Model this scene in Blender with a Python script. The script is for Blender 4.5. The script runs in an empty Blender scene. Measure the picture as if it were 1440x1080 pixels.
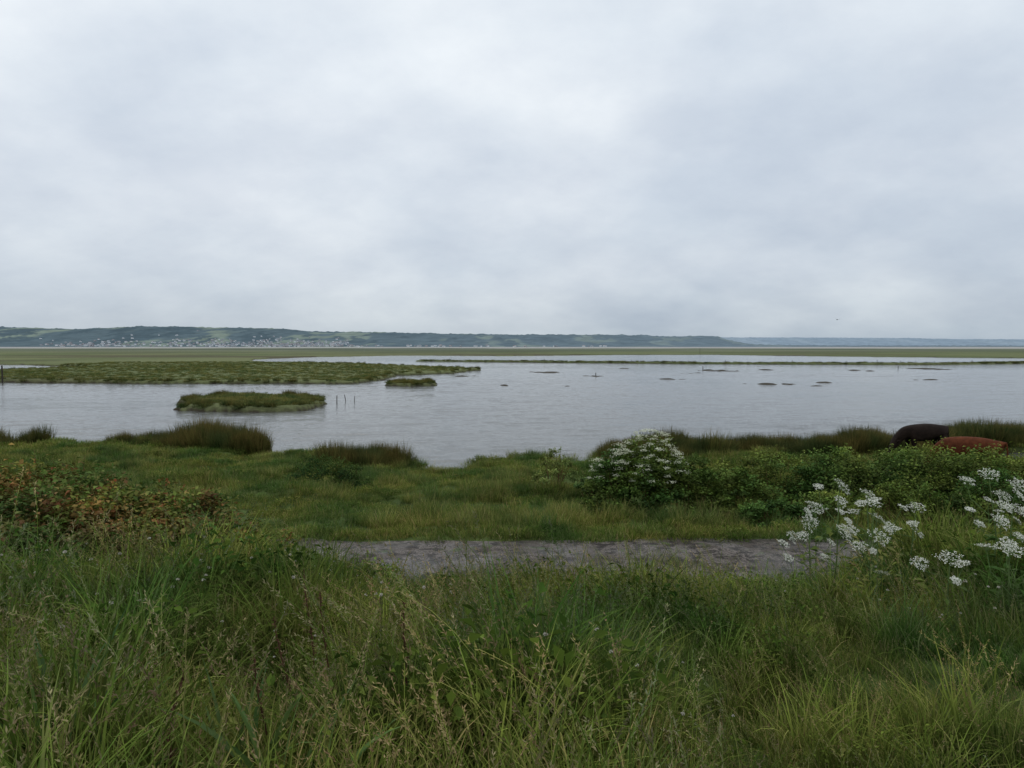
import bpy, math, random
import numpy as np
from mathutils import Vector
R = np.random.default_rng(7)
random.seed(7)
scene = bpy.context.scene

# ------------------------------------------------------------------ noise
def _hash(ix, iy, s):
    n = (ix.astype(np.int64)*374761393 + iy.astype(np.int64)*668265263 + s*1442695041) & 0x7fffffff
    n = ((n ^ (n >> 13))*1274126177) & 0x7fffffff
    return ((n ^ (n >> 16)) & 0xffff)/65535.0
def vnoise(x, y, s=0):
    x = np.asarray(x, float); y = np.asarray(y, float)
    ix = np.floor(x); iy = np.floor(y); fx = x-ix; fy = y-iy
    fx = fx*fx*(3-2*fx); fy = fy*fy*(3-2*fy)
    a = _hash(ix, iy, s); b = _hash(ix+1, iy, s); c = _hash(ix, iy+1, s); d = _hash(ix+1, iy+1, s)
    return (a*(1-fx)+b*fx)*(1-fy)+(c*(1-fx)+d*fx)*fy
def fbm(x, y, s=0, o=4):
    v = 0; a = .5; t = 0
    for i in range(o):
        v = v+a*vnoise(x*2**i+i*17.3, y*2**i-i*9.1, s+i); t += a; a *= .5
    return v/t-0.5
def sstep(a, b, x):
    t = np.clip((x-a)/(b-a), 0, 1); return t*t*(3-2*t)

# ------------------------------------------------------------------ land outlines (metres)
def sdpoly(px, py, poly):
    d = np.full(px.shape, 1e18); ins = np.zeros(px.shape, bool); n = len(poly)
    for i in range(n):
        ax, ay = poly[i]; bx, by = poly[(i+1) % n]
        ex, ey = bx-ax, by-ay; wx, wy = px-ax, py-ay
        t = np.clip((wx*ex+wy*ey)/(ex*ex+ey*ey), 0, 1)
        d = np.minimum(d, (wx-t*ex)**2+(wy-t*ey)**2)
        if ay != by:
            c = (ay > py) != (by > py)
            ins ^= c & (px < (bx-ax)*(py-ay)/(by-ay)+ax)
    d = np.sqrt(d); return np.where(ins, d, -d)
def sdline(px, py, pts, w):
    d = np.full(px.shape, 1e18)
    for (ax, ay), (bx, by) in zip(pts[:-1], pts[1:]):
        ex, ey = bx-ax, by-ay; wx, wy = px-ax, py-ay
        t = np.clip((wx*ex+wy*ey)/(ex*ex+ey*ey), 0, 1)
        d = np.minimum(d, (wx-t*ex)**2+(wy-t*ey)**2)
    return w-np.sqrt(d)
KS = .93
NEAR = [(-400,-60),(-400,44),(-60,40),(-27,37.0),(-24.4,36),(-21.6,34),(-20.2,35.8),(-16.2,36),(-12.0,34.2),(-10.6,31.0),
        (-5.5,29.8),(-2.4,28.3),(1.2,28.3),(3.7,29.6),(4.4,33.2),(9.9,34.2),(18,34),(21,33),(20.9,29.8),(21.3,28.6),(30,27.5),(60,28),(400,30),(400,-60)]
NEAR = [(x*KS, y*KS) if y > 0 else (x, y) for x, y in NEAR]
RCL = [(x*KS, y*KS) for x, y in [(23.3,35),(26,33.8),(31,33.6),(36,35.5),(34,40),(27,41),(23.8,38.5)]]
LEFT = [(-900,93),(-70,94),(-49,90),(-30,90.5),(-21,90),(-19,100),(-19.5,116),(-11,125),(-7.5,143),(-20,160),(-42,186),(-78,208),
        (-99,262),(-93,316),(-60,372),(-300,600),(-900,600)]
FAR = [(-900,330),(-93,322),(-60,372),(0,352),(60,398),(120,405),(160,340),(211,286),(500,270),(30000,260),(30000,30000),(-30000,30000),(-30000,330)]
CUT = [(-95,160),(-100,146),(-106,132),(-220,134),(-220,190),(-133,184)]
ISL = [(-27.2,56),(-25.5,52.6),(-20,51.6),(-16.6,53),(-15.8,56),(-17,62),(-21,66),(-27,65.5),(-29.2,60.5)]
ISL2 = [(-16.6,86.5),(-13,84),(-10.1,86),(-10.5,91),(-15,92.5)]
DYKE = [(-30,226),(17,208),(56,193),(112,185),(150,198),(300,230)]
FLATS = [(-.9,87,1.8,2.4),(13.6,114,3.0,4.5),(34,90,5.0,3),(41.6,141,6.5,9),(6,131,5.2,5),(25,155,3.0,6),(54,145,3.2,6),
         (43,94,2.3,2.4),(39,86,2.0,1.9),(-8.2,114,2.8,4),(24,104,3.4,2.8),(71,141,3.6,5),
         (33,128,3.4,4),(92,150,6,7),(7,86,.8,1),(62,101,3.0,2.4)]
PY = [-60, 0, 2, 3, 4.5, 6, 7.3, 8.0, 8.4, 10.7, 11.3, 14, 18, 24, 28, 60]
PZ = [3.9, 3.5, 3.33, 3.2, 2.92, 2.60, 2.16, 2.02, 2.0, 2.0, 1.93, 1.62, 1.15, .55, .38, .33]
def masks(x, y):
    e = fbm(x*.45, y*.45, 3)
    e2 = fbm(x*.09, y*.09, 11)
    near = np.maximum(sdpoly(x, y, NEAR)+e*1.9, sdpoly(x, y, RCL)+e*1.4)
    m = np.maximum(sdpoly(x, y, LEFT), sdpoly(x, y, FAR))
    m = np.minimum(m+e2*7*sstep(90, 200, y), -sdpoly(x, y, CUT))
    m = np.maximum(m, sdline(x, y, DYKE, 2.1)+e2*1.0)
    m = np.maximum(m, sdpoly(x, y, ISL)); m = np.maximum(m, sdpoly(x, y, ISL2))
    return near, m+e*2.0
def sidef(x, y):
    return np.clip(sstep(-.9, -2.1, x)+sstep(2.9, 4.2, x), 0, 1)
def height(x, y, full=False):
    x = np.asarray(x, float); y = np.asarray(y, float)
    near, m = masks(x, y)
    prof = np.interp(y, PY, PZ)
    pathflat = sstep(.15, 1.2, np.abs(y-9.4)-1.1)
    side = sidef(x, y)*sstep(8.25, 7.2, y)*sstep(2, 5, y)
    b = (fbm(x*.9, y*.9, 21)*.30+fbm(x*.36, y*.36, 31)*.95*sstep(11, 17, y)+fbm(x*2.6, y*2.6, 41)*.14)*pathflat + side*.24
    hl = prof+b
    hl = np.where(y > 20, np.maximum(hl, .15), hl)
    h = -.6+(hl+.6)*sstep(-.7, .45, near)
    far = sstep(500, 250, y)
    hm = .44+fbm(x*.5, y*.5, 51)*.28*far
    h = np.maximum(h, -.6+(hm+.6)*sstep(-.8, .5, m))
    fl = np.full(x.shape, -9.0); en = fbm(x*.8, y*.45, 61)
    for cx, cy, rx, ry in FLATS:
        fl = np.maximum(fl, 1-np.sqrt(((x-cx)/rx)**2+((y-cy)/ry)**2)+en*1.7)
    h = np.maximum(h, -.6+.4*sstep(-1, 0, fl)+.36*sstep(-.2, 1.2, fl))
    if full: return h, near, m, fl
    return h

# ------------------------------------------------------------------ mesh helper
def mk(name, groups, mats, smooth=False):
    """groups: (verts Nx3, faces Mxk, col Nx3, matidx)"""
    V = []; C = []; L = []; S = []; MI = []; off = 0; ls = 0
    for v, f, c, mi in groups:
        v = np.asarray(v, float); f = np.asarray(f, int)
        c = np.broadcast_to(np.asarray(c, float), v.shape)
        V.append(v); C.append(c); L.append((f+off).ravel())
        k = f.shape[1]; S.append(ls+np.arange(len(f))*k); ls += f.size; MI.append(np.full(len(f), mi)); off += len(v)
    V = np.concatenate(V); C = np.concatenate(C); L = np.concatenate(L); S = np.concatenate(S); MI = np.concatenate(MI)
    me = bpy.data.meshes.new(name)
    me.vertices.add(len(V)); me.vertices.foreach_set("co", V.ravel())
    me.loops.add(len(L)); me.loops.foreach_set("vertex_index", L.astype(np.int32))
    me.polygons.add(len(S)); me.polygons.foreach_set("loop_start", S.astype(np.int32))
    me.polygons.foreach_set("material_index", MI.astype(np.int32))
    if smooth: me.polygons.foreach_set("use_smooth", np.ones(len(S), bool))
    me.update(calc_edges=True); me.validate()
    a = me.color_attributes.new("Col", 'FLOAT_COLOR', 'POINT')
    a.data.foreach_set("color", np.concatenate([C, np.ones((len(C), 1))], 1).ravel().astype(np.float32))
    for m in mats: me.materials.append(m)
    return bpy.data.objects.new(name, me)
def link(o): scene.collection.objects.link(o); return o

# ------------------------------------------------------------------ materials
def newmat(name):
    m = bpy.data.materials.new(name); m.use_nodes = True
    nt = m.node_tree; nt.nodes.clear(); return m, nt
def N(nt, t, **kw):
    n = nt.nodes.new(t)
    for k, v in kw.items(): setattr(n, k, v)
    return n
def noise_node(nt, vec, scale, detail=4, rough=.55):
    n = N(nt, "ShaderNodeTexNoise"); n.inputs["Scale"].default_value = scale
    n.inputs["Detail"].default_value = detail; n.inputs["Roughness"].default_value = rough
    nt.links.new(vec, n.inputs["Vector"]); return n.outputs["Fac"]
def maprange(nt, val, a, b, c, d):
    n = N(nt, "ShaderNodeMapRange"); nt.links.new(val, n.inputs[0])
    for i, v in enumerate((a, b, c, d)): n.inputs[i+1].default_value = v
    return n.outputs[0]
def mixc(nt, fac, a, b, mode='MIX'):
    n = N(nt, "ShaderNodeMix", data_type='RGBA', blend_type=mode)
    for s, v in ((n.inputs[0], fac), (n.inputs[6], a), (n.inputs[7], b)):
        if isinstance(v, bpy.types.NodeSocket): nt.links.new(v, s)
        elif isinstance(v, tuple): s.default_value = (*v, 1)
        else: s.default_value = v
    return n.outputs[2]
def foliage(name, trans=.3, var=(.65, 1.3), gloss=0, tv=False):
    m, nt = newmat(name)
    at = N(nt, "ShaderNodeAttribute", attribute_name="Col")
    geo = N(nt, "ShaderNodeNewGeometry")
    n1 = noise_node(nt, geo.outputs["Position"], .75, 3)
    warm = maprange(nt, n1, .39, .61, 0, 1)
    c = mixc(nt, warm, (.56, .72, .60), (1.42, 1.17, .90))
    c = mixc(nt, 1.0, at.outputs["Color"], c, 'MULTIPLY')
    if tv: rs = N(nt, "ShaderNodeAttribute", attribute_name="tv").outputs["Fac"]
    else: rs = N(nt, "ShaderNodeObjectInfo").outputs["Random"]
    c = mixc(nt, 1.0, c, maprange(nt, rs, 0, 1, *var), 'MULTIPLY')
    p = N(nt, "ShaderNodeBsdfDiffuse"); nt.links.new(c, p.inputs["Color"])
    t = N(nt, "ShaderNodeBsdfTranslucent"); nt.links.new(c, t.inputs["Color"])
    mx = N(nt, "ShaderNodeMixShader"); mx.inputs[0].default_value = trans
    nt.links.new(p.outputs[0], mx.inputs[1]); nt.links.new(t.outputs[0], mx.inputs[2]); out = mx.outputs[0]
    if gloss:
        g = N(nt, "ShaderNodeBsdfGlossy"); g.inputs["Roughness"].default_value = .45; g.inputs["Color"].default_value = (1, 1, 1, 1)
        m2 = N(nt, "ShaderNodeMixShader"); m2.inputs[0].default_value = gloss
        nt.links.new(out, m2.inputs[1]); nt.links.new(g.outputs[0], m2.inputs[2]); out = m2.outputs[0]
    o = N(nt, "ShaderNodeOutputMaterial"); nt.links.new(out, o.inputs[0])
    return m
def colmat(name, rough=.8, nscale=8, amt=(.75, 1.25), bump=0, bscale=20, spec=.3, vec=None):
    m, nt = newmat(name)
    at = N(nt, "ShaderNodeAttribute", attribute_name="Col"); geo = N(nt, "ShaderNodeNewGeometry")
    n = noise_node(nt, geo.outputs["Position"], nscale, 5, .6)
    c = mixc(nt, 1.0, at.outputs["Color"], maprange(nt, n, .3, .7, *amt), 'MULTIPLY')
    p = N(nt, "ShaderNodeBsdfPrincipled"); p.inputs["Roughness"].default_value = rough
    p.inputs["Specular IOR Level"].default_value = spec
    nt.links.new(c, p.inputs["Base Color"])
    if bump:
        bn = N(nt, "ShaderNodeBump"); bn.inputs["Strength"].default_value = bump; bn.inputs["Distance"].default_value = .05
        nt.links.new(noise_node(nt, geo.outputs["Position"], bscale, 5, .6), bn.inputs["Height"]); nt.links.new(bn.outputs[0], p.inputs["Normal"])
    o = N(nt, "ShaderNodeOutputMaterial"); nt.links.new(p.outputs[0], o.inputs[0])
    return m
M_GRASS = foliage("grass_blades", .3)
M_MEADOW = foliage("meadow_blades", .3, (.5, 1.45), 0, True)
M_LEAF = foliage("leaves", .22, (.95, 1.05), .008)
M_FLOWER = colmat("white_petals", .8, 30, (.85, 1.05), spec=.1)
M_STEM = colmat("stems", .8, 20, spec=.1)
M_GROUND = colmat("ground_soil", .95, 6, (.65, 1.3), .6, 14, .05)
M_HILL = colmat("hill_fields_hazed", 1, .012, (.82, 1.18), 0, 1, 0)  # hill vertex colours already carry painted aerial haze
M_WOOD = colmat("weathered_wood", .9, 15, (.6, 1.2), .4, 60)
M_HOUSE = colmat("house_walls", .9, .2, (.9, 1.1), spec=0)

# ------------------------------------------------------------------ ground sheet
rr = np.concatenate([np.exp(np.linspace(math.log(.6), math.log(26), 270)), np.arange(26.4, 225, .48), np.exp(np.linspace(math.log(226), math.log(24000), 230))])
nr, na = len(rr), 840
aa = np.radians(np.linspace(-80, 80, na))
RR, AA = np.meshgrid(rr, aa, indexing='ij')
X = (RR*np.sin(AA)).ravel(); Y = (RR*np.cos(AA)-7).ravel()
H, near, marsh, fl = height(X, Y, True)
i = np.arange(nr-1)[:, None]*na+np.arange(na-1)[None, :]
F = np.stack([i, i+1, i+na+1, i+na], -1).reshape(-1, 4)[:, ::-1]
def lerp(a, b, t): return np.asarray(a)*(1-t[:, None])+np.asarray(b)*t[:, None]
n1 = fbm(X*.25, Y*.25, 71); n2 = fbm(X*1.4, Y*1.4, 72); n3 = fbm(X*.02, Y*.008, 73); n4 = fbm(X*.006, Y*.003, 74)
col = lerp((.045, .070, .020), (.085, .115, .034), np.clip(.5+n1*2+n2, 0, 1))
mcol = lerp((.105, .128, .054), (.150, .165, .076), np.clip(.5+n3*2.4+n2*.6, 0, 1))
n5 = fbm(X*.011, Y*.035, 75)
mcol = lerp(mcol, (.085, .075, .045), sstep(.04, .18, n5)*.8)
col = np.where((Y > 48)[:, None], mcol, col)
far = sstep(330, 900, Y)
n6 = fbm(X*.0035, Y*.010, 76)
col = lerp(col, lerp((.070, .088, .060), (.150, .165, .110), np.clip(.45+n4*2.5+n6*5, 0, 1)), far*.9)
sandm = sstep(1350, 1750, Y+n4*900+X*.12)
col = lerp(col, (.38, .37, .35), sandm)
mud = sstep(.27, .08, H)
col = lerp(col, (.045, .036, .026), mud)
col = np.where(((fl > -.9) & (H < .2) & (Y > 60))[:, None], (.062, .054, .042), col)
ground = link(mk("ground", [(np.stack([X, Y, H], 1), F, col, 0)], [M_GROUND], True))

# ------------------------------------------------------------------ water: real wavelets
wr = np.concatenate([np.array([16.0, 22]), np.exp(np.linspace(math.log(24), math.log(260), 560)), np.array([300., 400, 600, 900])])
wa_ = np.radians(np.linspace(-56, 56, 1150))
RR, AA = np.meshgrid(wr, wa_, indexing='ij'); WX = (RR*np.sin(AA)).ravel(); WY = (RR*np.cos(AA)).ravel()
ca, sa = math.cos(.2), math.sin(.2); wx = WX*ca+WY*sa; wy = -WX*sa+WY*ca
gust = np.clip(.8+fbm(WX*.03, WY*.05, 400)*2.2, .3, 1.5)
ridg = lambda sx_, sy_, s: 1-2*np.abs(vnoise(wx*sx_, wy*sy_, s)-.5)*1.0
WZ = (ridg(.35, 1.1, 401)-.5)*.072+(ridg(.8, 2.3, 402)-.5)*.046*sstep(140, 60, WY)+(ridg(1.9, 4.6, 403)-.5)*.018*sstep(60, 35, WY)+(vnoise(wx*.12, wy*.4, 404)-.5)*.10
WZ = WZ*gust*sstep(260, 180, np.hypot(WX, WY))*.85
nwr, nwa = len(wr), 1150
i = np.arange(nwr-1)[:, None]*nwa+np.arange(nwa-1)[None, :]
F = np.stack([i, i+nwa, i+nwa+1, i+1], -1).reshape(-1, 4)
m, nt = newmat("estuary_water")
geo = N(nt, "ShaderNodeNewGeometry")
def mapn(sc, rot):
    q = N(nt, "ShaderNodeMapping"); q.inputs["Scale"].default_value = sc; q.inputs["Rotation"].default_value = (0, 0, rot)
    nt.links.new(geo.outputs["Position"], q.inputs[0]); return q.outputs[0]
wa = noise_node(nt, mapn((.5, 1.4, 1), .16), 1.6, 4, .7)
bn = N(nt, "ShaderNodeBump"); bn.inputs["Distance"].default_value = .10; bn.inputs["Strength"].default_value = .7
nt.links.new(wa, bn.inputs["Height"])
p = N(nt, "ShaderNodeBsdfPrincipled")
p.inputs["Base Color"].default_value = (.100, .103, .097, 1)
p.inputs["Roughness"].default_value = .08; p.inputs["IOR"].default_value = 1.33
nt.links.new(bn.outputs[0], p.inputs["Normal"])
o = N(nt, "ShaderNodeOutputMaterial"); nt.links.new(p.outputs[0], o.inputs[0])
link(mk("water", [(np.stack([WX, WY, WZ], 1), F[:, ::-1], (0, 0, 0), 0)], [m], True))

# ------------------------------------------------------------------ path
xs = np.linspace(-26, 26, 521); V = []
w1 = fbm(xs*.9, xs*0, 5)*.5; w2 = fbm(xs*.9, xs*0+9, 6)*.4
ts = np.linspace(0, 1, 25)
for k, x_ in enumerate(xs):
    y0, y1 = 8.35+w1[k], 10.45+w2[k]
    for t in ts: V.append((x_, y0+(y1-y0)*t, 2.006+.022*math.sin(math.pi*t)))
V = np.array(V); V[:, 2] += (fbm(V[:, 0]*3, V[:, 1]*3, 8)+.5)*.03*np.sin(math.pi*np.tile(ts, len(xs)))
i = np.arange(520)[:, None]*25+np.arange(24)[None, :]
F = np.stack([i, i+25, i+26, i+1], -1).reshape(-1, 4)
m, nt = newmat("path_muddy_gravel")
geo = N(nt, "ShaderNodeNewGeometry"); P_ = geo.outputs["Position"]
c = mixc(nt, maprange(nt, noise_node(nt, P_, 34, 4, .8), .41, .59, 0, 1), (.035, .029, .025), (.20, .17, .15))
c = mixc(nt, maprange(nt, noise_node(nt, P_, 1.6, 5, .7), .47, .57, 0, .8), c, (.055, .042, .032))
c = mixc(nt, maprange(nt, noise_node(nt, P_, 5, 5, .75), .51, .55, 0, .9), c, (.018, .014, .011))
c = mixc(nt, maprange(nt, noise_node(nt, P_, 2.7, 5, .7), .60, .64, 0, .8), c, (.06, .09, .03))
p = N(nt, "ShaderNodeBsdfPrincipled"); nt.links.new(c, p.inputs["Base Color"]); p.inputs["Specular IOR Level"].default_value = .3
nt.links.new(maprange(nt, noise_node(nt, P_, 1.3, 3), .4, .62, .95, .3), p.inputs["Roughness"])
bn = N(nt, "ShaderNodeBump"); bn.inputs["Strength"].default_value = 1; bn.inputs["Distance"].default_value = .03
nt.links.new(noise_node(nt, P_, 22, 5, .7), bn.inputs["Height"]); nt.links.new(bn.outputs[0], p.inputs["Normal"])
o = N(nt, "ShaderNodeOutputMaterial"); nt.links.new(p.outputs[0], o.inputs[0])
link(mk("path", [(V, F, (0, 0, 0), 0)], [m], True))

# ------------------------------------------------------------------ blades / leaves
def blades(n, radius, h0, h1, w0, w1, lean, curl, pal, segs=4, base=(0, 0, 0), tipcol=None, tipamt=.3, dark=.4):
    ang = R.uniform(0, 2*math.pi, n); rad = radius*np.sqrt(R.uniform(0, 1, n))
    bx = base[0]+rad*np.cos(ang); by = base[1]+rad*np.sin(ang)
    h = R.uniform(h0, h1, n); w = R.uniform(w0, w1, n)
    phi = ang+R.normal(0, 1.2, n); th = np.abs(R.normal(0, lean, n)); cu = R.uniform(.1, 1, n)*curl
    tw = R.uniform(-.9, .9, n)
    side = np.stack([np.cos(phi+math.pi/2+tw), np.sin(phi+math.pi/2+tw), np.zeros(n)], 1)
    pos = np.stack([bx, by, np.full(n, base[2]-.01)], 1)
    pal = np.asarray(pal, float); c0 = pal[R.integers(0, len(pal), n)]*R.uniform(.7, 1.3, (n, 1))
    vs = []; cs = []
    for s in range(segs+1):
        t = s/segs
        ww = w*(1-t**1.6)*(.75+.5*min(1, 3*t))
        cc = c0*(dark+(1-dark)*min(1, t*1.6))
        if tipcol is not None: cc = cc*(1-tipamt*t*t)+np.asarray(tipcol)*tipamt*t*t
        if s < segs:
            vs += [pos-side*ww[:, None]/2, pos+side*ww[:, None]/2]; cs += [cc, cc]
        else:
            vs.append(pos); cs.append(cc)
        a = th+cu*t**1.3
        dirv = np.stack([np.sin(a)*np.cos(phi), np.sin(a)*np.sin(phi), np.cos(a)], 1)
        pos = pos+dirv*(h/segs)[:, None]
    V = np.stack(vs, 1); C = np.stack(cs, 1); k = 2*segs+1
    o = np.arange(n)*k
    q = np.concatenate([np.stack([o+2*s, o+2*s+1, o+2*s+3, o+2*s+2], 1) for s in range(segs-1)])
    t3 = np.stack([o+2*segs-2, o+2*segs-1, o+2*segs], 1)
    V = V.reshape(-1, 3); C = C.reshape(-1, 3)
    return [(V, q, C, 0), (V[t3].reshape(-1, 3), np.arange(len(t3)*3).reshape(-1, 3), C[t3].reshape(-1, 3), 0)]
def norm(v): return v/np.maximum(np.linalg.norm(v, axis=-1, keepdims=True), 1e-9)
def leaves(P, D, Nn, L, W, C, fold=.25, mi=0):
    D = norm(D); S = norm(np.cross(D, Nn)); U = np.cross(S, D)
    L = L[:, None]; W = W[:, None]
    a = P; b = P+D*L*.45-S*W*.5+U*W*fold; c = P+D*L-U*L*.12; d_ = P+D*L*.45+S*W*.5+U*W*fold
    V = np.stack([a, b, c, d_], 1).reshape(-1, 3)
    o = np.arange(len(P))*4
    F = np.concatenate([np.stack([o, o+1, o+2], 1), np.stack([o, o+2, o+3], 1)])
    return (V, F, np.repeat(C, 4, 0), mi)
def tube(pts, r0, r1, col, mi=0, k=5):
    pts = np.asarray(pts, float); n = len(pts); V = []
    for j in range(n):
        d_ = pts[min(j+1, n-1)]-pts[max(j-1, 0)]; d_ = d_/max(np.linalg.norm(d_), 1e-9)
        s = np.cross(d_, (.31, .9, .3)); s /= max(np.linalg.norm(s), 1e-9); u = np.cross(s, d_)
        r = r0+(r1-r0)*j/(n-1)
        for q in range(k):
            a = 2*math.pi*q/k; V.append(pts[j]+(s*math.cos(a)+u*math.sin(a))*r)
    F = [(j*k+q, j*k+(q+1) % k, (j+1)*k+(q+1) % k, (j+1)*k+q) for j in range(n-1) for q in range(k)]
    return (np.array(V), np.array(F), np.asarray(col, float), mi)

PG = [(.090, .155, .032), (.112, .180, .040), (.14, .21, .05), (.066, .118, .03), (.17, .22, .075), (.25, .24, .12)]
PG2 = [(.10, .168, .038), (.13, .20, .048), (.158, .222, .06), (.19, .23, .085)]
PSEED = [(.30, .27, .17), (.26, .20, .15), (.34, .31, .21), (.24, .24, .12)]
PR = [(.075, .10, .032), (.09, .115, .038), (.105, .11, .045), (.06, .095, .028)]
def seedgrass(n, h0, h1, rad):
    g = []
    for _ in range(n):
        a = R.uniform(0, 6.28); r_ = rad*math.sqrt(R.uniform(0, 1)); h = R.uniform(h0, h1); ph = R.normal(2.6, 1.2); ln = abs(R.normal(0, .2)); cu = R.uniform(.2, .9)
        pts = [np.array([r_*math.cos(a), r_*math.sin(a), 0])]
        for s in range(7):
            t = s/6; an = ln+cu*t*t
            pts.append(pts[-1]+np.array([math.sin(an)*math.cos(ph), math.sin(an)*math.sin(ph), math.cos(an)])*h/7)
        cst = np.array(PG2[R.integers(0, 4)])
        g.append(tube(pts, .0017, .001, cst*1.2, 0, 3))
        m_ = 24; t = R.uniform(0, 1, m_); dv = pts[-1]-pts[-3]
        P = pts[-3]+dv[None, :]*(t*1.25)[:, None]
        D = norm(R.normal(0, 1, (m_, 3))*.7+norm(dv)*1.3)
        cs = np.array(PSEED)[R.integers(0, 4)]*R.uniform(.7, 1.2, (m_, 1))
        g.append(leaves(P, D, R.normal(0, 1, (m_, 3)), R.uniform(.010, .022, m_), R.uniform(.003, .005, m_), cs))
    return g
def weed(n, h, L, pal, spread=.14):
    g = []; a = R.uniform(0, 6.28, n); r_ = spread*np.sqrt(R.uniform(0, 1, n)); z = R.uniform(.02, h, n)
    P = np.stack([r_*np.cos(a), r_*np.sin(a), z], 1)
    D = np.stack([np.cos(a), np.sin(a), R.uniform(-.2, .9, n)], 1)+R.normal(0, .3, (n, 3))
    Nn = np.array([0, 0, 1.])+R.normal(0, .35, (n, 3))
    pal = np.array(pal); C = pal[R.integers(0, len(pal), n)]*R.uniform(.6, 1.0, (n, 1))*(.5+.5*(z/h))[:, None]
    g.append(leaves(P, D, Nn, R.uniform(.6, 1.2, n)*L, R.uniform(.45, .6, n)*L, C))
    for j in range(0, n, 3): g.append(tube([(P[j, 0]*.3, P[j, 1]*.3, 0), P[j]*.8, P[j]], .002, .001, (.09, .14, .04), 0, 3))
    return g
def clover(h):
    g = [tube([(0, 0, 0), (.01, 0, h*.5), (.02, .01, h)], .0015, .001, (.10, .16, .04), 1, 4)]
    n = 60; D = norm(R.normal(0, 1, (n, 3))); D[:, 2] = np.abs(D[:, 2])*1.0-.25
    P = np.array([.02, .01, h])+D*.003
    g.append(leaves(P, D, R.normal(0, 1, (n, 3)), R.uniform(.006, .011, n), np.full(n, .005), np.tile((.76, .72, .64), (n, 1))*R.uniform(.6, 1.1, (n, 1)), .25, 2))
    return g
protos = {}
def proto(coll, groups, mat=None):
    c = protos.get(coll)
    if c is None: c = protos[coll] = bpy.data.collections.new(coll)
    c.objects.link(mk("%s_part_%02d" % (coll, len(c.objects)), groups, [mat or M_GRASS, M_STEM, M_FLOWER]))
MM = M_MEADOW
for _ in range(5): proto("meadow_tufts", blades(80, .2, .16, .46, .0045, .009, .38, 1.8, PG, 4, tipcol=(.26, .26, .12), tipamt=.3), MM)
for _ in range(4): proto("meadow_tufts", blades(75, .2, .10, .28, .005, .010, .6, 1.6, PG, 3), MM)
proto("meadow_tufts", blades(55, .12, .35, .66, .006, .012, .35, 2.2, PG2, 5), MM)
for _ in range(4): proto("seed_tufts", seedgrass(8, .42, .70, .2), MM)
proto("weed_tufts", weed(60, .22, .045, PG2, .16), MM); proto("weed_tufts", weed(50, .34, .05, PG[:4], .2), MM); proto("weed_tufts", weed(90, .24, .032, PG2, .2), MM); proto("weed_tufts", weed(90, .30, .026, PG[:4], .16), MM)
proto("clover", clover(.42)); proto("clover", clover(.48)); proto("clover", clover(.36))
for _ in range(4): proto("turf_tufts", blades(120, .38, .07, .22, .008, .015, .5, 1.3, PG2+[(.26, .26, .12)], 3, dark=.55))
proto("turf_tufts", weed(130, .14, .055, PG2, .36))
for _ in range(3): proto("rough_tufts", blades(120, .3, .2, .55, .007, .012, .35, 1.5, PG, 4, tipcol=(.32, .31, .16), tipamt=.4))
for _ in range(3): proto("rush_tufts", blades(120, .3, .35, .85, .010, .016, .25, .5, PR, 4, tipcol=(.15, .115, .06), tipamt=.65))
for _ in range(3): proto("marsh_tufts", blades(90, .8, .15, .45, .03, .05, .4, .9, [(.135, .168, .06), (.155, .185, .072), (.12, .15, .055), (.155, .155, .075)], 2, tipcol=(.20, .20, .10), tipamt=.35, dark=.75))

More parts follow.
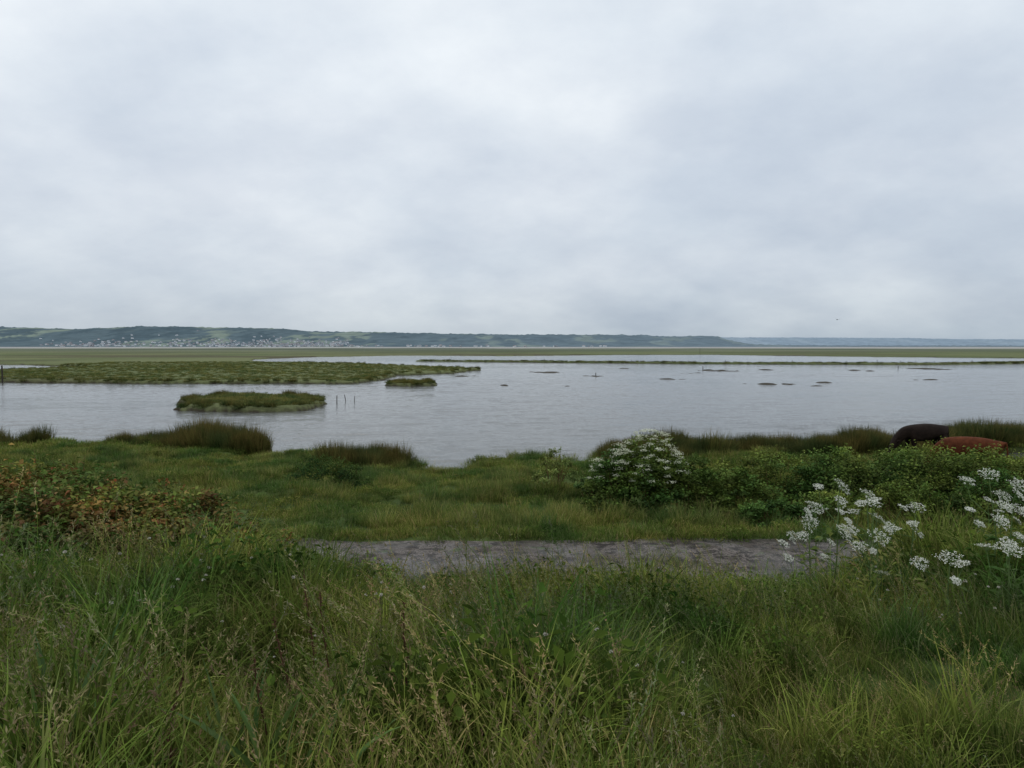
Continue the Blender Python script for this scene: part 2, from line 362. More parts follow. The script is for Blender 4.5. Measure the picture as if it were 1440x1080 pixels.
def scatter(name, coll, P, scl, idx=None, tilt=.15, realize=False):
    n = len(P); me = bpy.data.meshes.new(name); me.vertices.add(n); me.vertices.foreach_set("co", P.ravel())
    rot = np.stack([R.normal(0, tilt, n), R.normal(0, tilt, n), R.uniform(0, 6.283, n)], 1)
    if coll == "seed_tufts": rot[:, 2] = R.normal(0, .6, n)
    a = me.attributes.new("rot", 'FLOAT_VECTOR', 'POINT'); a.data.foreach_set("vector", rot.ravel().astype(np.float32))
    s3 = np.asarray(scl, float)
    if s3.ndim == 1: s3 = np.stack([s3, s3, s3], 1)
    a = me.attributes.new("scl", 'FLOAT_VECTOR', 'POINT'); a.data.foreach_set("vector", s3.ravel().astype(np.float32))
    a = me.attributes.new("tv", 'FLOAT', 'POINT'); a.data.foreach_set("value", R.uniform(0, 1, n).astype(np.float32))
    c = protos[coll]; k = len(c.objects)
    if idx is None: idx = R.integers(0, k, n)
    a = me.attributes.new("idx", 'INT', 'POINT'); a.data.foreach_set("value", np.asarray(idx).astype(np.int32))
    ob = link(bpy.data.objects.new(name, me))
    ng = bpy.data.node_groups.new(name+"_scatter", 'GeometryNodeTree')
    ng.interface.new_socket("Geometry", in_out='INPUT', socket_type='NodeSocketGeometry')
    ng.interface.new_socket("Geometry", in_out='OUTPUT', socket_type='NodeSocketGeometry')
    gi = ng.nodes.new("NodeGroupInput"); go = ng.nodes.new("NodeGroupOutput")
    ip = ng.nodes.new("GeometryNodeInstanceOnPoints"); ci = ng.nodes.new("GeometryNodeCollectionInfo")
    ci.inputs["Collection"].default_value = c; ci.inputs["Separate Children"].default_value = True; ci.inputs["Reset Children"].default_value = True
    ip.inputs["Pick Instance"].default_value = True
    def at(nm, dt):
        q = ng.nodes.new("GeometryNodeInputNamedAttribute"); q.data_type = dt; q.inputs["Name"].default_value = nm; return q.outputs[0]
    ng.links.new(gi.outputs[0], ip.inputs["Points"]); ng.links.new(ci.outputs[0], ip.inputs["Instance"])
    ng.links.new(at("idx", 'INT'), ip.inputs["Instance Index"])
    er = ng.nodes.new("FunctionNodeEulerToRotation"); ng.links.new(at("rot", 'FLOAT_VECTOR'), er.inputs[0])
    ng.links.new(er.outputs[0], ip.inputs["Rotation"])
    ng.links.new(at("scl", 'FLOAT_VECTOR'), ip.inputs["Scale"])
    out = ip.outputs[0]
    if realize:
        rl = ng.nodes.new("GeometryNodeRealizeInstances"); ng.links.new(out, rl.inputs[0]); out = rl.outputs[0]
    ng.links.new(out, go.inputs[0])
    md = ob.modifiers.new("scatter", 'NODES'); md.node_group = ng
    return ob
def pts(x, y, dz=0):
    return np.stack([x, y, height(x, y)+dz], 1)
def wedge(n, y0, y1, slope=.82, pad=1.5):
    """uniform points over the widening strip of land"""
    y = R.uniform(y0, y1, n*3); W = slope*y1+pad; x = R.uniform(-W, W, n*3)
    k = np.abs(x) < slope*y+pad; return x[k][:n], y[k][:n]
def nobramble(x, y): return ~((x < -2.5-.35*(7.6-y)) & (y > 5.75+.2*np.sin(x*3)))

# foreground meadow
def hfac(x, y):
    f = .80+fbm(x*.9, y*.9, 81)*1.9
    nearpath = sstep(5.0, 7.8, y); side = sidef(x, y)
    return np.clip(f, .4, 1.45)*(1-nearpath*.42*(1-side))*(1+.25*side*nearpath)
x, y = wedge(5000, 1.3, 8.1, .8, 1.0); k = nobramble(x, y); x, y = x[k], y[k]
f = hfac(x, y)
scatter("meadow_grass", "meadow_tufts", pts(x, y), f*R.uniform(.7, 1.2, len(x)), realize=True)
x, y = wedge(1350, 1.6, 7.9, .8, 1); k = (fbm(x*.7, y*.7, 91) > -.06) & nobramble(x, y); x, y = x[k], y[k]
scatter("seeding_grass", "seed_tufts", pts(x, y), hfac(x, y)*R.uniform(.85, 1.2, len(x)), realize=True)
x, y = wedge(2700, 2.4, 8.1, .8, 1); k = (fbm(x*.6, y*.6, 95) > -.06) & nobramble(x, y); x, y = x[k], y[k]
scatter("meadow_weeds", "weed_tufts", pts(x, y), hfac(x, y)*R.uniform(.9, 1.5, len(x)), realize=True)
x, y = wedge(620, 2.6, 7.2); k = (fbm(x*.5, y*.5, 99) > -.05) & nobramble(x, y); x, y = x[k], y[k]
scatter("white_clover", "clover", pts(x, y), np.clip(hfac(x, y), .6, 1.05)*R.uniform(.85, 1.15, len(x)))
# path verges
nv = 1300
x = R.uniform(-14, 14, nv); y = np.where(R.uniform(0, 1, nv) < .5, 8.2+R.normal(0, .15, nv), 10.65+R.normal(0, .16, nv))
scatter("verge_grass", "turf_tufts", np.stack([x, y, np.full(nv, 2.005)], 1), R.uniform(.25, .9, nv))
x = R.uniform(-8, 9, 170); y = R.uniform(8.5, 10.3, 170)
scatter("path_weeds", "turf_tufts", np.stack([x, y, np.full(170, 2.01)], 1), R.uniform(.08, .28, 170))
# grazed turf beyond path
x, y = wedge(13500, 10.75, 34, .8, 1.0)
h, nr_, m_, fl_ = height(x, y, True); k = (h > .1) & (nr_ > .0); x, y = x[k], y[k]
f = .75+fbm(x*.35, y*.35, 101)*1.4+fbm(x*1.5, y*1.5, 103)*1.1
f = f*np.interp(y, [10, 14, 22, 36], [.85, .95, 1.1, 1.2])
scatter("pasture_grass", "turf_tufts", pts(x, y), np.clip(f, .3, 1.9)*R.uniform(.75, 1.25, len(x)))
x, y = wedge(4400, 10.9, 28); h, nr_, m_, fl_ = height(x, y, True); k = (fbm(x*.5, y*.5, 111) > .02) & (nr_ > .4); x, y = x[k], y[k]
scatter("rough_grass", "rough_tufts", pts(x, y), R.uniform(.4, .95, len(x)))
# rushes along the shore
def inside(poly, n, dens=None):
    p = np.array(poly); lo = p.min(0); hi = p.max(0); x = R.uniform(lo[0], hi[0], n*4); y = R.uniform(lo[1], hi[1], n*4)
    k = sdpoly(x, y, poly) > 0; return x[k][:n], y[k][:n]
RUSH = [([(-20.6, 34), (-20.2, 35.8), (-16.2, 36), (-12.0, 34.2), (-12.0, 31.6), (-17, 32)], 420, 1.1),
        ([(-30, 37), (-27, 36.4), (-24.4, 35.8), (-24.6, 34.8), (-30, 35)], 150, .9),
        ([(4.0, 31), (4.6, 33.2), (9.9, 34), (18, 33.8), (21, 32.6), (19.6, 30.6), (12, 30.4)], 1150, 1.1),
        ([(3.6, 29.0), (4.6, 31.5), (10, 31.4), (10, 30.0), (6, 28.8)], 190, .95),
        (list(np.array(RCL)/KS), 300, 1.1),
        ([(-8.2, 28.0), (-5.6, 29.2), (-4.0, 28.8), (-5.6, 27)], 120, .9)]
px_, py_, sc_ = [], [], []
for poly, n, s in RUSH:
    x, y = inside(np.array(poly)*KS, n); px_.append(x); py_.append(y); sc_.append(s*np.clip(.78+fbm(x*.7, y*.7, 121)*1.8, .4, 1.4)*R.uniform(.7, 1.2, len(x)))
x = np.concatenate(px_); y = np.concatenate(py_); s = np.concatenate(sc_)
P = pts(x, y); k = P[:, 2] > .02
scatter("shore_rushes", "rush_tufts", P[k], s[k], tilt=.1)
# marsh & islands
px_, py_ = [], []
for poly, n in ((ISL, 500), (ISL2, 160)):
    x, y = inside(poly, n); px_.append(x); py_.append(y)
x = R.uniform(-115, -6, 9000); y = 88+112*R.uniform(0, 1, 9000)**1.3; px_.append(x); py_.append(y)
tt = R.uniform(0, len(DYKE)-1.001, 1500); ii = tt.astype(int); fr = tt-ii; DK = np.array(DYKE, float)
q = DK[ii]*(1-fr[:, None])+DK[ii+1]*fr[:, None]+R.normal(0, .7, (1500, 2)); px_.append(q[:, 0]); py_.append(q[:, 1])
x = np.concatenate(px_); y = np.concatenate(py_)
h, nr_, m_, fl_ = height(x, y, True); k = (h > .22) & (m_ > 0); x, y, h, m_ = x[k], y[k], h[k], m_[k]
s = (.6+fbm(x*.15, y*.15, 131)*.8)*R.uniform(.7, 1.2, len(x))
scatter("saltmarsh_grass", "marsh_tufts", np.stack([x, y, h], 1), np.clip(s, .3, 2))
k = (m_ < 1.1) & (R.uniform(0, 1, len(x)) < .7)
scatter("saltmarsh_edge_rushes", "rush_tufts", np.stack([x, y, h-.08], 1)[k], np.stack([np.full(k.sum(), 1.5), np.full(k.sum(), 1.5), R.uniform(.35, .85, k.sum())], 1))

# ------------------------------------------------------------------ bushes
PB = [(.090, .155, .036), (.118, .19, .044), (.148, .225, .056), (.070, .13, .032)]
PBR = PB+[(.17, .21, .055), (.28, .15, .065), (.22, .21, .07), (.17, .20, .05), (.23, .10, .055), (.30, .17, .08)]
def bush(name, lumps, nleaf, pal, leaf=.05, flowers=0, canes=14):
    g = []; tot = sum(l[2]*l[3] for l in lumps); FP = []
    for cx, cy, rx, ry, hh in lumps:
        n = int(nleaf*rx*ry/tot); gz = float(height(np.array([cx]), np.array([cy]))[0])
        nb = max(10, int(n/60)); th = R.uniform(0, 6.28, nb); u = R.uniform(0, 1, nb)
        rad = np.sqrt(u); zz = np.sqrt(1-u*.96)*R.uniform(.45, 1.08, nb)**.8
        bc = np.stack([rad*np.cos(th)*rx, rad*np.sin(th)*ry, zz*hh-.05], 1)
        bi = R.integers(0, nb, n); sg = .5*(rx*ry*hh)**(1/3)*.17
        off = R.normal(0, 1, (n, 3))*np.array([sg, sg, sg*.7]); P = bc[bi]+off
        P[:, 2] = np.maximum(P[:, 2], R.uniform(0, .15, n))
        out = norm(P/np.array([rx, ry, hh])); Nn = out*.6+np.array([0, 0, .7])+R.normal(0, .45, (n, 3))
        D = R.normal(0, 1, (n, 3)); D[:, 2] = D[:, 2]*.4-.15; D += out*.5
        bcol = R.uniform(.6, 1.4, (nb, 1)); pa = np.array(pal); bt = pa[R.integers(0, len(pa), nb)]
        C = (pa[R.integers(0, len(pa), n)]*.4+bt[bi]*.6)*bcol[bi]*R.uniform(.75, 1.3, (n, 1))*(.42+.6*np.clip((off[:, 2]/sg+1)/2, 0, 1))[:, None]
        P += (cx, cy, gz); L = R.uniform(.7, 1.3, n)*leaf
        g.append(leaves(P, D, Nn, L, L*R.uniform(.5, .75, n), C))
        for j in range(canes):
            a = R.uniform(0, 6.28); rr_ = R.uniform(.3, .95)
            e = np.array([cx+rr_*rx*math.cos(a), cy+rr_*ry*math.sin(a), gz+hh*math.sqrt(max(.05, 1-rr_**2*.8))*R.uniform(.85, 1.2)])
            b = np.array([cx+.3*rx*math.cos(a), cy+.3*ry*math.sin(a), gz])
            mid = (b+e)/2+np.array([0, 0, hh*.3]); tq = np.linspace(0, 1, 8)[:, None]
            c_ = b*(1-tq)**2+2*mid*tq*(1-tq)+e*tq**2
            g.append(tube(c_, .006, .002, (.13, .08, .04), 1, 4))
            nn = 18; s_ = R.uniform(.45, 1, nn)[:, None]; Pc = b*(1-s_)**2+2*mid*s_*(1-s_)+e*s_**2
            Lc = R.uniform(.6, 1.1, nn)*leaf
            g.append(leaves(Pc, R.normal(0, 1, (nn, 3)), np.array([0, 0, 1.])+R.normal(0, .4, (nn, 3)), Lc, Lc*.6, pa[R.integers(0, len(pa), nn)]*1.15))
        FP.append((cx, cy, gz, rx, ry, hh))
    for j in range(flowers):
        cx, cy, gz, rx, ry, hh = FP[0 if j % 3 else 1]; a = R.uniform(0, 6.28); q = math.sqrt(R.uniform(0, .85))
        c_ = np.array([cx+q*rx*math.cos(a), cy+q*ry*math.sin(a), gz+hh*math.sqrt(1-q*q*.9)*R.uniform(.98, 1.12)])
        n = 46; o_ = R.normal(0, 1, (n, 3))*np.array([.04, .04, .012])
        g.append(leaves(c_+o_, R.normal(0, 1, (n, 3))*np.array([1, 1, .3]), np.array([0, -.5, 1.])+R.normal(0, .35, (n, 3)), np.full(n, .02), np.full(n, .015),
                        np.array([(.68, .70, .52)])*R.uniform(.6, 1.1, (n, 1)), .1, 2))
    return link(mk(name, g, [M_LEAF, M_STEM, M_FLOWER]))
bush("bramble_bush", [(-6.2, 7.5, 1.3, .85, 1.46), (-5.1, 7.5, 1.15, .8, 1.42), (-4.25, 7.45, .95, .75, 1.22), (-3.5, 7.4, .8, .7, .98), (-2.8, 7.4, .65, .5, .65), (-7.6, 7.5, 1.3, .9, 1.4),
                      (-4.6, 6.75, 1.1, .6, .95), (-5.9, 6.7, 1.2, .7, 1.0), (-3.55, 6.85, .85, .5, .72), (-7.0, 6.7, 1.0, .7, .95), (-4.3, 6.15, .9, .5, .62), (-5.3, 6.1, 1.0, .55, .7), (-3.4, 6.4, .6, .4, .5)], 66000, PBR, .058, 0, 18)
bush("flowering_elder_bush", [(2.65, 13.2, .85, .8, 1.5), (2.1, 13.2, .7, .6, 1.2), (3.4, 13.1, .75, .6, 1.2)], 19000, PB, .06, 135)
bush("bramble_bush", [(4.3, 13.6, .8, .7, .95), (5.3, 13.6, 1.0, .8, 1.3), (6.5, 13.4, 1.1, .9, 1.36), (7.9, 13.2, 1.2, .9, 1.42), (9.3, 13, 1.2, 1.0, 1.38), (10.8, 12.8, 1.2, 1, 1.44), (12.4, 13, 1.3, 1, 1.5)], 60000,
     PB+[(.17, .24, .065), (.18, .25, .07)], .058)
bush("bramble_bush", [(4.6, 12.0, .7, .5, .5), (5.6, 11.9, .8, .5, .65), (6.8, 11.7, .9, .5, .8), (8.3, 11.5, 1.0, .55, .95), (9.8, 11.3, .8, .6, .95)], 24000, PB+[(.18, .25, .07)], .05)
bush("gorse_bush", [(-5.2, 18.6, 1.0, .8, 1.0), (-4.5, 18.8, .6, .5, .7)], 9000, [(.06, .11, .03), (.08, .14, .036)], .045, 0, 8)
bush("willow_sapling", [(1.05, 16.5, .5, .4, .95)], 1500, [(.20, .28, .10), (.16, .24, .085)], .055, 0, 26)
bush("willow_sapling", [(1.75, 15.6, .35, .3, .62)], 800, [(.20, .28, .10), (.16, .24, .085)], .05, 0, 12)
bush("bramble_bush", [(-.55, 6.55, .5, .35, .36), (.75, 5.9, .45, .4, .38), (-1.5, 7.0, .5, .35, .4)], 5200, PB, .04, 0, 8)

# ------------------------------------------------------------------ hogweed
def hogweed(x, y, h, heads, sz=.064):
    g = []; gz = float(height(np.array([x]), np.array([y]))[0])
    base = np.array([x, y, gz-.03]); top = base+np.array([R.normal(0, .04), R.normal(0, .04), h])
    g.append(tube([base, (base+top)/2+R.normal(0, .015, 3), top], .008, .0035, (.10, .15, .05), 0, 6))
    for j in range(heads):
        if j == 0: e = top; s = sz*1.3
        else:
            a = j*2.4+R.normal(0, .3); t = R.uniform(.45, .8); b = base*(1-t)+top*t
            e = b+np.array([math.cos(a)*.24, math.sin(a)*.2, 0])*R.uniform(.6, 1.15); e[2] = base[2]+h*R.uniform(.66, 1.0); s = sz*R.uniform(.5, 1.1)
            g.append(tube([b, b*.45+e*.55+np.array([math.cos(a)*.05, math.sin(a)*.05, -.02]), e], .0035, .002, (.10, .16, .055), 0, 4))
        ax = norm(np.array([R.normal(0, .35), -.45+R.normal(0, .35), 1.0]))
        e1 = norm(np.cross(ax, (1, .1, 0))); e2 = np.cross(ax, e1)
        for q in range(18):
            rq = math.sqrt((q+.4)/18)*R.uniform(.85, 1.1); aq = q*2.39996
            tip = e+(e1*math.cos(aq)+e2*math.sin(aq))*s*rq+ax*s*(.62-.25*rq*rq+R.normal(0, .05))
            g.append(tube([e, tip], .0012, .0008, (.14, .20, .08), 0, 3))
            n = 12; o_ = R.normal(0, 1, (n, 3)); o_ = o_-ax*(o_@ax)[:, None]*.6; P = tip+o_*s*.1
            D = norm(R.normal(0, 1, (n, 3))); g.append(leaves(P, D-ax*(D@ax)[:, None]*.6, ax+R.normal(0, .35, (n, 3)), R.uniform(.006, .011, n), R.uniform(.005, .009, n),
                     np.array([(.76, .77, .67)])*R.uniform(.7, 1.1, (n, 1)), .1, 1))
    n = 44; a = R.uniform(0, 6.28, n); z = R.uniform(.08, .75, n)*h
    P = base+np.stack([np.cos(a)*.1, np.sin(a)*.1, z], 1); D = np.stack([np.cos(a), np.sin(a), R.uniform(-.3, .5, n)], 1)
    L = R.uniform(.05, .11, n)
    g.append(leaves(P, D, np.array([0, 0, 1.])+R.normal(0, .3, (n, 3)), L, L*.5, np.array(PG2)[R.integers(0, 4, n)]*.8, .2, 2))
    for j in range(0, n, 2): g.append(tube([(x, y, P[j, 2]-.04), P[j]], .0025, .002, (.10, .15, .05), 0, 3))
    return link(mk("hogweed", g, [M_STEM, M_FLOWER, M_LEAF]))
for x, y, h, n in [(2.75, 5.8, 1.16, 7), (3.0, 5.6, 1.08, 7), (2.72, 6.1, .9, 5), (3.2, 6.0, .9, 5), (4.0, 5.6, 1.02, 6), (4.25, 5.4, .9, 6), (3.95, 5.3, .72, 5),
                   (3.2, 5.0, .6, 4), (3.6, 4.8, .58, 4), (4.7, 5.9, .95, 5), (3.0, 6.6, 1.1, 5), (5.2, 7.2, 1.0, 5), (3.7, 6.3, .85, 4), (2.9, 5.3, .75, 4), (4.1, 4.9, .6, 4)]:
    hogweed(x, y, h, n)

# ------------------------------------------------------------------ foreground dry stems and flag leaves
def stem(x, y, h, lx, ly, col, leafy):
    gz = float(height(np.array([x]), np.array([y]))[0]); g = []
    t = np.linspace(0, 1, 9)[:, None]; b = np.array([x, y, gz]); e = b+np.array([lx, ly, h])
    c_ = b*(1-t)+e*t+np.sin(t*5)*.012; g.append(tube(c_, .005, .002, col, 0, 5))
    n = leafy; s = R.uniform(.3, 1, n)[:, None]; P = b*(1-s)+e*s+np.sin(s*5)*.012
    g.append(leaves(P, R.normal(0, 1, (n, 3))+np.array([0, 0, .8]), R.normal(0, 1, (n, 3)), R.uniform(.01, .028, n), R.uniform(.005, .010, n), np.array([(.11, .06, .035)])*R.uniform(.6, 1.4, (n, 1))))
    return link(mk("dry_dock_stem", g, [M_STEM]))
for x, y, h, lx, ly in [(-.80, 2.9, .72, -.03, .05), (-.88, 2.75, .66, -.12, .1), (-.50, 3.0, .66, .03, 0), (-.93, 2.5, .58, -.02, .0), (-1.35, 2.4, .58, .16, .05), (-1.25, 2.3, .55, .1, 0), (-1.02, 3.4, .72, -.05, .1)]:
    stem(x, y, h, lx, ly, (.08, .038, .024), 70)
for x, y in [(-1.5, 2.3), (-1.65, 2.45), (-.95, 2.4), (-.75, 2.25), (-1.8, 2.7)]:
    gz = float(height(np.array([x]), np.array([y]))[0])
    g = blades(16, .09, .4, .7, .02, .032, .4, 1.5, [(.07, .14, .05), (.09, .16, .06)], 7)
    o_ = link(mk("flag_leaf_clump", g, [M_LEAF])); o_.location = (x, y, gz)

# ------------------------------------------------------------------ cows
def hair(name, col):
    m, nt = newmat(name); geo = N(nt, "ShaderNodeTexCoord")
    n = noise_node(nt, geo.outputs["Object"], 5, 6, .65)
    c = mixc(nt, maprange(nt, n, .35, .65, 0, 1), tuple(v*.6 for v in col), tuple(v*1.3 for v in col))
    p = N(nt, "ShaderNodeBsdfPrincipled"); p.inputs["Roughness"].default_value = .8; p.inputs["Specular IOR Level"].default_value = .08; nt.links.new(c, p.inputs["Base Color"])
    bn = N(nt, "ShaderNodeBump"); bn.inputs["Strength"].default_value = .5; bn.inputs["Distance"].default_value = .03
    nt.links.new(noise_node(nt, geo.outputs["Object"], 30, 4), bn.inputs["Height"]); nt.links.new(bn.outputs[0], p.inputs["Normal"])
    o = N(nt, "ShaderNodeOutputMaterial"); nt.links.new(p.outputs[0], o.inputs[0]); return m
def cow(x, y, rot, sc, mat):
    J = [((.76, 0, 1.10), .25, .25), ((.38, 0, 1.00), .34, .33), ((-.05, 0, .95), .39, .38), ((-.42, 0, .99), .34, .36), ((-.74, 0, 1.00), .23, .27),
         ((-.98, 0, .78), .15, .20), ((-1.16, 0, .56), .12, .15), ((-1.27, 0, .36), .10, .11), ((-1.38, 0, .12), .075, .08)]
    V = [j[0] for j in J]; rad = [(j[1], j[2]) for j in J]; E = [(i, i+1) for i in range(8)]
    def add(chain, parent):
        p_ = parent
        for co, r in chain:
            V.append(co); rad.append((r, r)); E.append((p_, len(V)-1)); p_ = len(V)-1
    for s in (-1, 1):
        add([((-.5, s*.19, .72), .12), ((-.5, s*.19, .42), .065), ((-.52, s*.19, .12), .045), ((-.55, s*.19, .02), .055)], 3)
        add([((.66, s*.19, .74), .16), ((.56, s*.2, .60), .11), ((.80, s*.19, .42), .06), ((.76, s*.19, .12), .045), ((.73, s*.19, .02), .055)], 0)
        add([((-1.12, s*.17, .66), .035), ((-1.10, s*.25, .66), .02)], 6)
    add([((.99, 0, 1.16), .04), ((1.04, 0, .8), .025), ((1.03, 0, .5), .03), ((1.02, 0, .4), .04)], 0)
    me = bpy.data.meshes.new("cow"); me.from_pydata(V, E, []); me.materials.append(mat)
    o = link(bpy.data.objects.new("cow", me)); gz = float(height(np.array([x]), np.array([y]))[0])
    o.location = (x, y, gz-.01); o.rotation_euler = (0, 0, rot); o.scale = (sc,)*3
    md = o.modifiers.new("skin", 'SKIN'); md.use_smooth_shade = True
    for k, r in enumerate(rad): me.skin_vertices[0].data[k].radius = r
    me.skin_vertices[0].data[0].use_root = True
    s = o.modifiers.new("sub", 'SUBSURF'); s.levels = 2; s.render_levels = 2
    return o
cow(16.35, 27.0, .1, 1.04, hair("dark_brown_coat", (.020, .013, .010)))
cow(15.3, 22.6, -.75, .96, hair("red_brown_coat", (.105, .032, .014)))

# ------------------------------------------------------------------ posts, sticks, gull
def post(x, y, h, r, lean=0, name="wooden_post"):
    b = np.array([x, y, -.5]); e = np.array([x+lean, y, h])
    v, f, c, mi = tube([b, b*.5+e*.5+np.array([lean*.1, 0, 0]), e], r, r*.8, (.06, .05, .04), 0, 7)
    return link(mk(name, [(v, f, (.06, .05, .04), 0), (v[14:21], np.array([[0, 1, 2, 3, 4, 5, 6]]), (.09, .08, .07), 0)], [M_WOOD]))
post(-15.2, 59, .75, .045, .03, "water_stake"); post(-15.0, 62, .6, .04, -.25, "water_stake"); post(-69.5, 93, 2.4, .12); post(-14.3, 61.5, .5, .035, .1, "water_stake")
for x, y, h in [(78, 190, 1.1), (92, 188, 1.0), (100, 187, 1.3), (106, 186.5, 1.1), (110, 186, 1.1), (115, 186, 1.0), (60, 192, 1.2), (35, 200, 1.1), (10, 211, 1.2), (128, 190, 1.2), (133, 192, 1.2),
                (110, 400, 4), (46, 196, 1.0), (86, 152, .8), (40, 143, .9), (14, 114, .6)]:
    post(x, y, h, .08)
gb = [tube([(-.22, 0, 0), (-.12, 0, .01), (0, 0, .02), (.14, 0, .01), (.26, 0, 0)], .06, .015, (.6, .6, .6), 0, 8)]
for s in (-1, 1):
    gb.append((np.array([(-.1, s*.04, .03), (.08, s*.04, .03), (.06, s*.3, .16), (-.07, s*.3, .16)]), np.array([(0, 1, 2, 3)]), (.45, .46, .48), 0))
    gb.append((np.array([(-.07, s*.3, .16), (.06, s*.3, .16), (.12, s*.62, .10)]), np.array([(0, 1, 2)]), (.3, .3, .32), 0))
gull = link(mk("gull", gb, [M_FLOWER])); gull.location = (38, 80, 8.1); gull.rotation_euler = (.25, 0, .9)

# ------------------------------------------------------------------ hills
def hillmesh(name, prof, D0, D1, D2, umin, umax, cf, seed, nu=900, nd=36):
    u = np.linspace(umin, umax, nu); px = np.array([q[0] for q in prof]); pe = np.array([q[1] for q in prof])
    s = np.linspace(0, 1, nd); dist = np.where(s < .7, D0+(D1-D0)*s/.7, D1+(D2-D1)*(s-.7)/.3)
    U, DD = np.meshgrid(u, dist, indexing='ij'); x = U*DD; y = DD
    crest = np.interp(U, px, pe)*D1
    t = (DD-D0)/(D1-D0); sh = np.where(t < 1, sstep(-.05, 1.15, t)/sstep(-.05, 1.15, np.array(1.0)), 1-.6*(DD-D1)/(D2-D1))
    z = crest*sh*(1+fbm(x*.0012, y*.0012, seed)*.45*np.clip(t, 0, 1)*np.clip(1.25-t, .15, 1))
    z += (fbm(x*.012, y*.006, seed+3, 3)*9+np.maximum(fbm(x*.035, y*.01, seed+5, 2), 0)*15)*np.clip(t*3, 0, 1)
    z = np.where(t <= 0, -2, np.maximum(z, .3))
    i = np.arange(nu-1)[:, None]*nd+np.arange(nd-1)[None, :]
    F = np.stack([i, i+nd, i+nd+1, i+1], -1).reshape(-1, 4)
    return mk(name, [(np.stack([x, y, z], -1).reshape(-1, 3), F, cf(x.ravel(), y.ravel(), z.ravel(), U.ravel()), 0)], [M_HILL], True), (u, dist, z)
def cf1(x, y, z, u):  # near ridge: woods and fields, blue-grey distance haze painted into the albedo
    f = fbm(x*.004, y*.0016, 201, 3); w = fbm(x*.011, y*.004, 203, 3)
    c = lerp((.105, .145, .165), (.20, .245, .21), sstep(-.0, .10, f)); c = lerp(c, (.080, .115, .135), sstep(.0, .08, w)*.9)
    c = lerp(c, (.165, .215, .255), np.clip((u+.35)/.75, 0, 1)*.75)  # painted haze tint grows towards the right
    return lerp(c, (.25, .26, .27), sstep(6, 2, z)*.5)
def cf2(x, y, z, u):  # far ridge: paler blue haze colour painted in as albedo
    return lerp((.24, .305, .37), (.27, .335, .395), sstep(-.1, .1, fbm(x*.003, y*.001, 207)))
prof1 = [(-1.9, .030), (-1.2, .034), (-.9, .026), (-.75, .0285), (-.64, .0255), (-.54, .030), (-.44, .0285), (-.33, .0265), (-.28, .0225), (-.2, .0215), (-.125, .0205), (-.02, .0185), (.083, .0178),
         (.19, .0168), (.24, .0150), (.275, .0165), (.30, .0148), (.325, .008), (.36, .003), (.5, .0015), (2, .001)]
prof2 = [(-.1, .005), (.1, .010), (.3, .0135), (.40, .0135), (.5, .0125), (.56, .0125), (.66, .0112), (.75, .0108), (1.0, .012), (1.9, .014)]
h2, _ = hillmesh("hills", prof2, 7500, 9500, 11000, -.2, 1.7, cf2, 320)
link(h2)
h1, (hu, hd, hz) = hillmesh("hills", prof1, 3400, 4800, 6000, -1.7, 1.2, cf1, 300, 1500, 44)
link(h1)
def hill_z(u, dd):
    i = int(np.clip(np.searchsorted(hu, u), 1, len(hu)-1)); j = int(np.clip(np.searchsorted(hd, dd), 1, len(hd)-1)); return hz[i, j]
VV = []; FF = []; CC = []; off = 0; RV = []; RF = []; ro = 0; RC = []
for _ in range(620):
    c0 = random.choice([-.62, -.59, -.43, -.40, -.31, -.29, -.27, -.5, -.1, -.36]); u = random.gauss(c0, .035 if c0 < -.2 else .14)
    dd = 3440+abs(random.gauss(0, 1))*(260 if u < -.24 else 70)
    if dd > 4500: continue
    z = hill_z(u, dd)-1; x = u*dd; w = random.uniform(6, 15); d_ = 8; hh = random.uniform(4.5, 6.5); rf = random.uniform(2, 3)
    a = random.uniform(-.5, .5); ca, sa = math.cos(a), math.sin(a)
    loc = [(-w/2, -d_/2, 0), (w/2, -d_/2, 0), (w/2, d_/2, 0), (-w/2, d_/2, 0), (-w/2, -d_/2, hh), (w/2, -d_/2, hh), (w/2, d_/2, hh), (-w/2, d_/2, hh)]
    wc = random.choice([(.82, .85, .87), (.75, .78, .80), (.6, .63, .64), (.42, .43, .45), (.34, .35, .37)])
    for lx, ly, lz in loc: VV.append((x+lx*ca-ly*sa, dd+lx*sa+ly*ca, z+lz)); CC.append(wc)
    FF += [(off, off+1, off+5, off+4), (off+2, off+3, off+7, off+6), (off+1, off+2, off+6, off+5), (off+3, off, off+4, off+7)]; off += 8
    w2 = w/2+.4; d2 = d_/2+.4; rc = random.choice([(.20, .23, .27), (.24, .26, .29), (.25, .23, .24)])
    for lx, ly, lz in [(-w2, -d2, hh-.1), (w2, -d2, hh-.1), (w2, 0, hh+rf), (-w2, 0, hh+rf), (w2, d2, hh-.1), (-w2, d2, hh-.1)]:
        RV.append((x+lx*ca-ly*sa, dd+lx*sa+ly*ca, z+lz)); RC.append(rc)
    RF += [(ro, ro+1, ro+2, ro+3), (ro+3, ro+2, ro+4, ro+5)]; ro += 6
link(mk("distant_village", [(np.array(VV), np.array(FF), np.array(CC), 0), (np.array(RV), np.array(RF), np.array(RC), 0)], [M_HOUSE]))

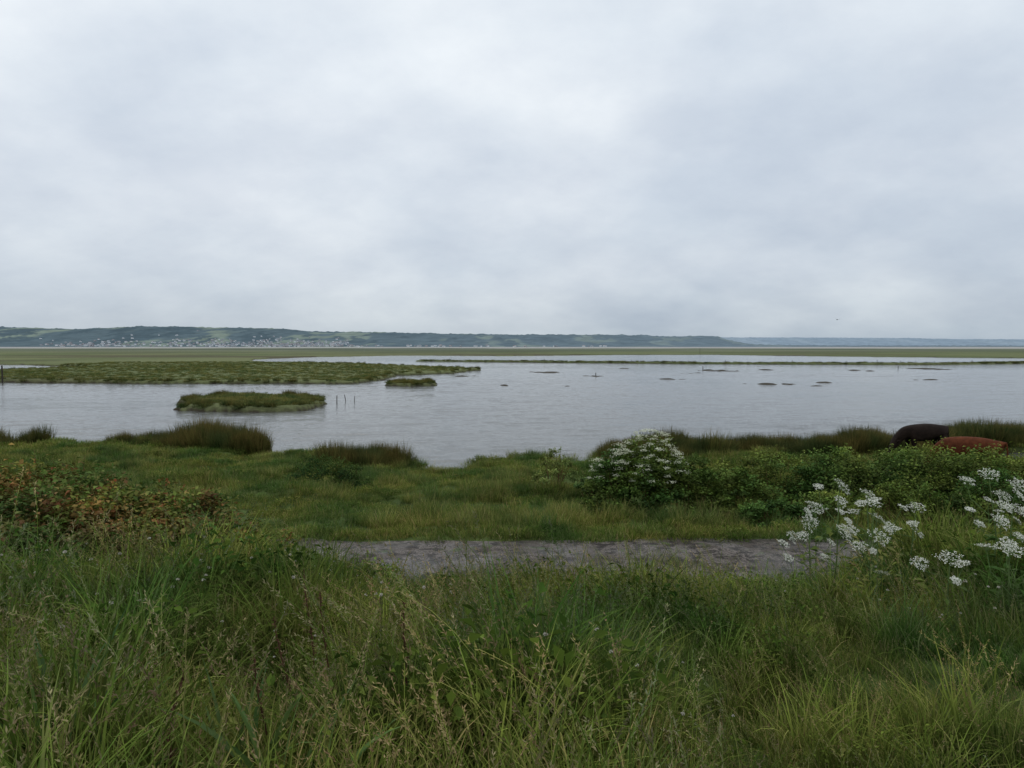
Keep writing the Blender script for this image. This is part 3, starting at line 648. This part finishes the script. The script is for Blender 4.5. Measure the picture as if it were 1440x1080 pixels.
# ------------------------------------------------------------------ sky (overcast) and sun
w = bpy.data.worlds.new("World"); scene.world = w; w.use_nodes = True; nt = w.node_tree; nt.nodes.clear()
SUN_EL, SUN_AZ = math.radians(50), math.radians(-25)
sky = N(nt, "ShaderNodeTexSky", sky_type='NISHITA'); sky.sun_disc = False; sky.sun_elevation = SUN_EL; sky.sun_rotation = SUN_AZ
bg1 = N(nt, "ShaderNodeBackground"); bg1.inputs[1].default_value = .1; nt.links.new(sky.outputs[0], bg1.inputs[0])
tc = N(nt, "ShaderNodeTexCoord"); sx = N(nt, "ShaderNodeSeparateXYZ"); nt.links.new(tc.outputs["Generated"], sx.inputs[0])
def mth(op, a, b):
    n = N(nt, "ShaderNodeMath", operation=op)
    for s, v in zip(n.inputs, (a, b)):
        if isinstance(v, bpy.types.NodeSocket): nt.links.new(v, s)
        else: s.default_value = v
    return n.outputs[0]
zc = mth('MAXIMUM', sx.outputs[2], 0.0); den = mth('ADD', zc, .42)
cx = mth('DIVIDE', sx.outputs[0], den); cy = mth('DIVIDE', sx.outputs[1], den)
cb = N(nt, "ShaderNodeCombineXYZ"); nt.links.new(cx, cb.inputs[0]); nt.links.new(cy, cb.inputs[1]); cb.inputs[2].default_value = 3.7
na_ = noise_node(nt, cb.outputs[0], 1.5, 5, .5)
mpp = N(nt, "ShaderNodeMapping"); mpp.inputs["Location"].default_value = (5.2, 1.3, 0); mpp.inputs["Scale"].default_value = (1, 1.2, 1); nt.links.new(cb.outputs[0], mpp.inputs[0])
nb_ = noise_node(nt, mpp.outputs[0], 3.6, 6, .6)
ramp = N(nt, "ShaderNodeValToRGB"); nt.links.new(zc, ramp.inputs[0]); el = ramp.color_ramp.elements
el[0].position = 0; el[0].color = (.46, .53, .595, 1); el[1].position = .7; el[1].color = (.85, .895, .93, 1)
for p_, c_ in ((.035, (.54, .60, .665)), (.10, (.65, .70, .76)), (.22, (.735, .78, .835)), (.38, (.82, .865, .91))):
    e_ = el.new(p_); e_.color = (*c_, 1)
sh = mixc(nt, maprange(nt, na_, .36, .64, 0, 1), (.81, .85, .90), (1.12, 1.11, 1.09))
sh2 = mixc(nt, maprange(nt, nb_, .34, .66, 0, 1), (.93, .94, .96), (1.06, 1.06, 1.05))
c = mixc(nt, 1.0, ramp.outputs[0], sh, 'MULTIPLY'); c = mixc(nt, 1.0, c, sh2, 'MULTIPLY')
bg2 = N(nt, "ShaderNodeBackground"); bg2.inputs[1].default_value = 1.0; nt.links.new(c, bg2.inputs[0])
mx = N(nt, "ShaderNodeMixShader"); mx.inputs[0].default_value = .95
nt.links.new(bg1.outputs[0], mx.inputs[1]); nt.links.new(bg2.outputs[0], mx.inputs[2])
o = N(nt, "ShaderNodeOutputWorld"); nt.links.new(mx.outputs[0], o.inputs[0])
sl = bpy.data.lights.new("sun", 'SUN'); sl.energy = .7; sl.angle = math.radians(35); sl.color = (1, .97, .93)
so = link(bpy.data.objects.new("sun", sl)); dv = Vector((math.sin(SUN_AZ)*math.cos(SUN_EL), math.cos(SUN_AZ)*math.cos(SUN_EL), math.sin(SUN_EL)))
so.rotation_euler = dv.to_track_quat('Z', 'Y').to_euler()

# ------------------------------------------------------------------ camera
cam = bpy.data.cameras.new("camera"); cam.sensor_width = 36; cam.lens = 24; cam.clip_end = 60000; cam.clip_start = .05
co = link(bpy.data.objects.new("camera", cam)); co.location = (0, 0, 5.0); co.rotation_euler = (math.radians(90-3.16), 0, 0)
scene.camera = co
scene.view_settings.view_transform = 'Standard'; scene.view_settings.look = 'None'; scene.view_settings.exposure = 0
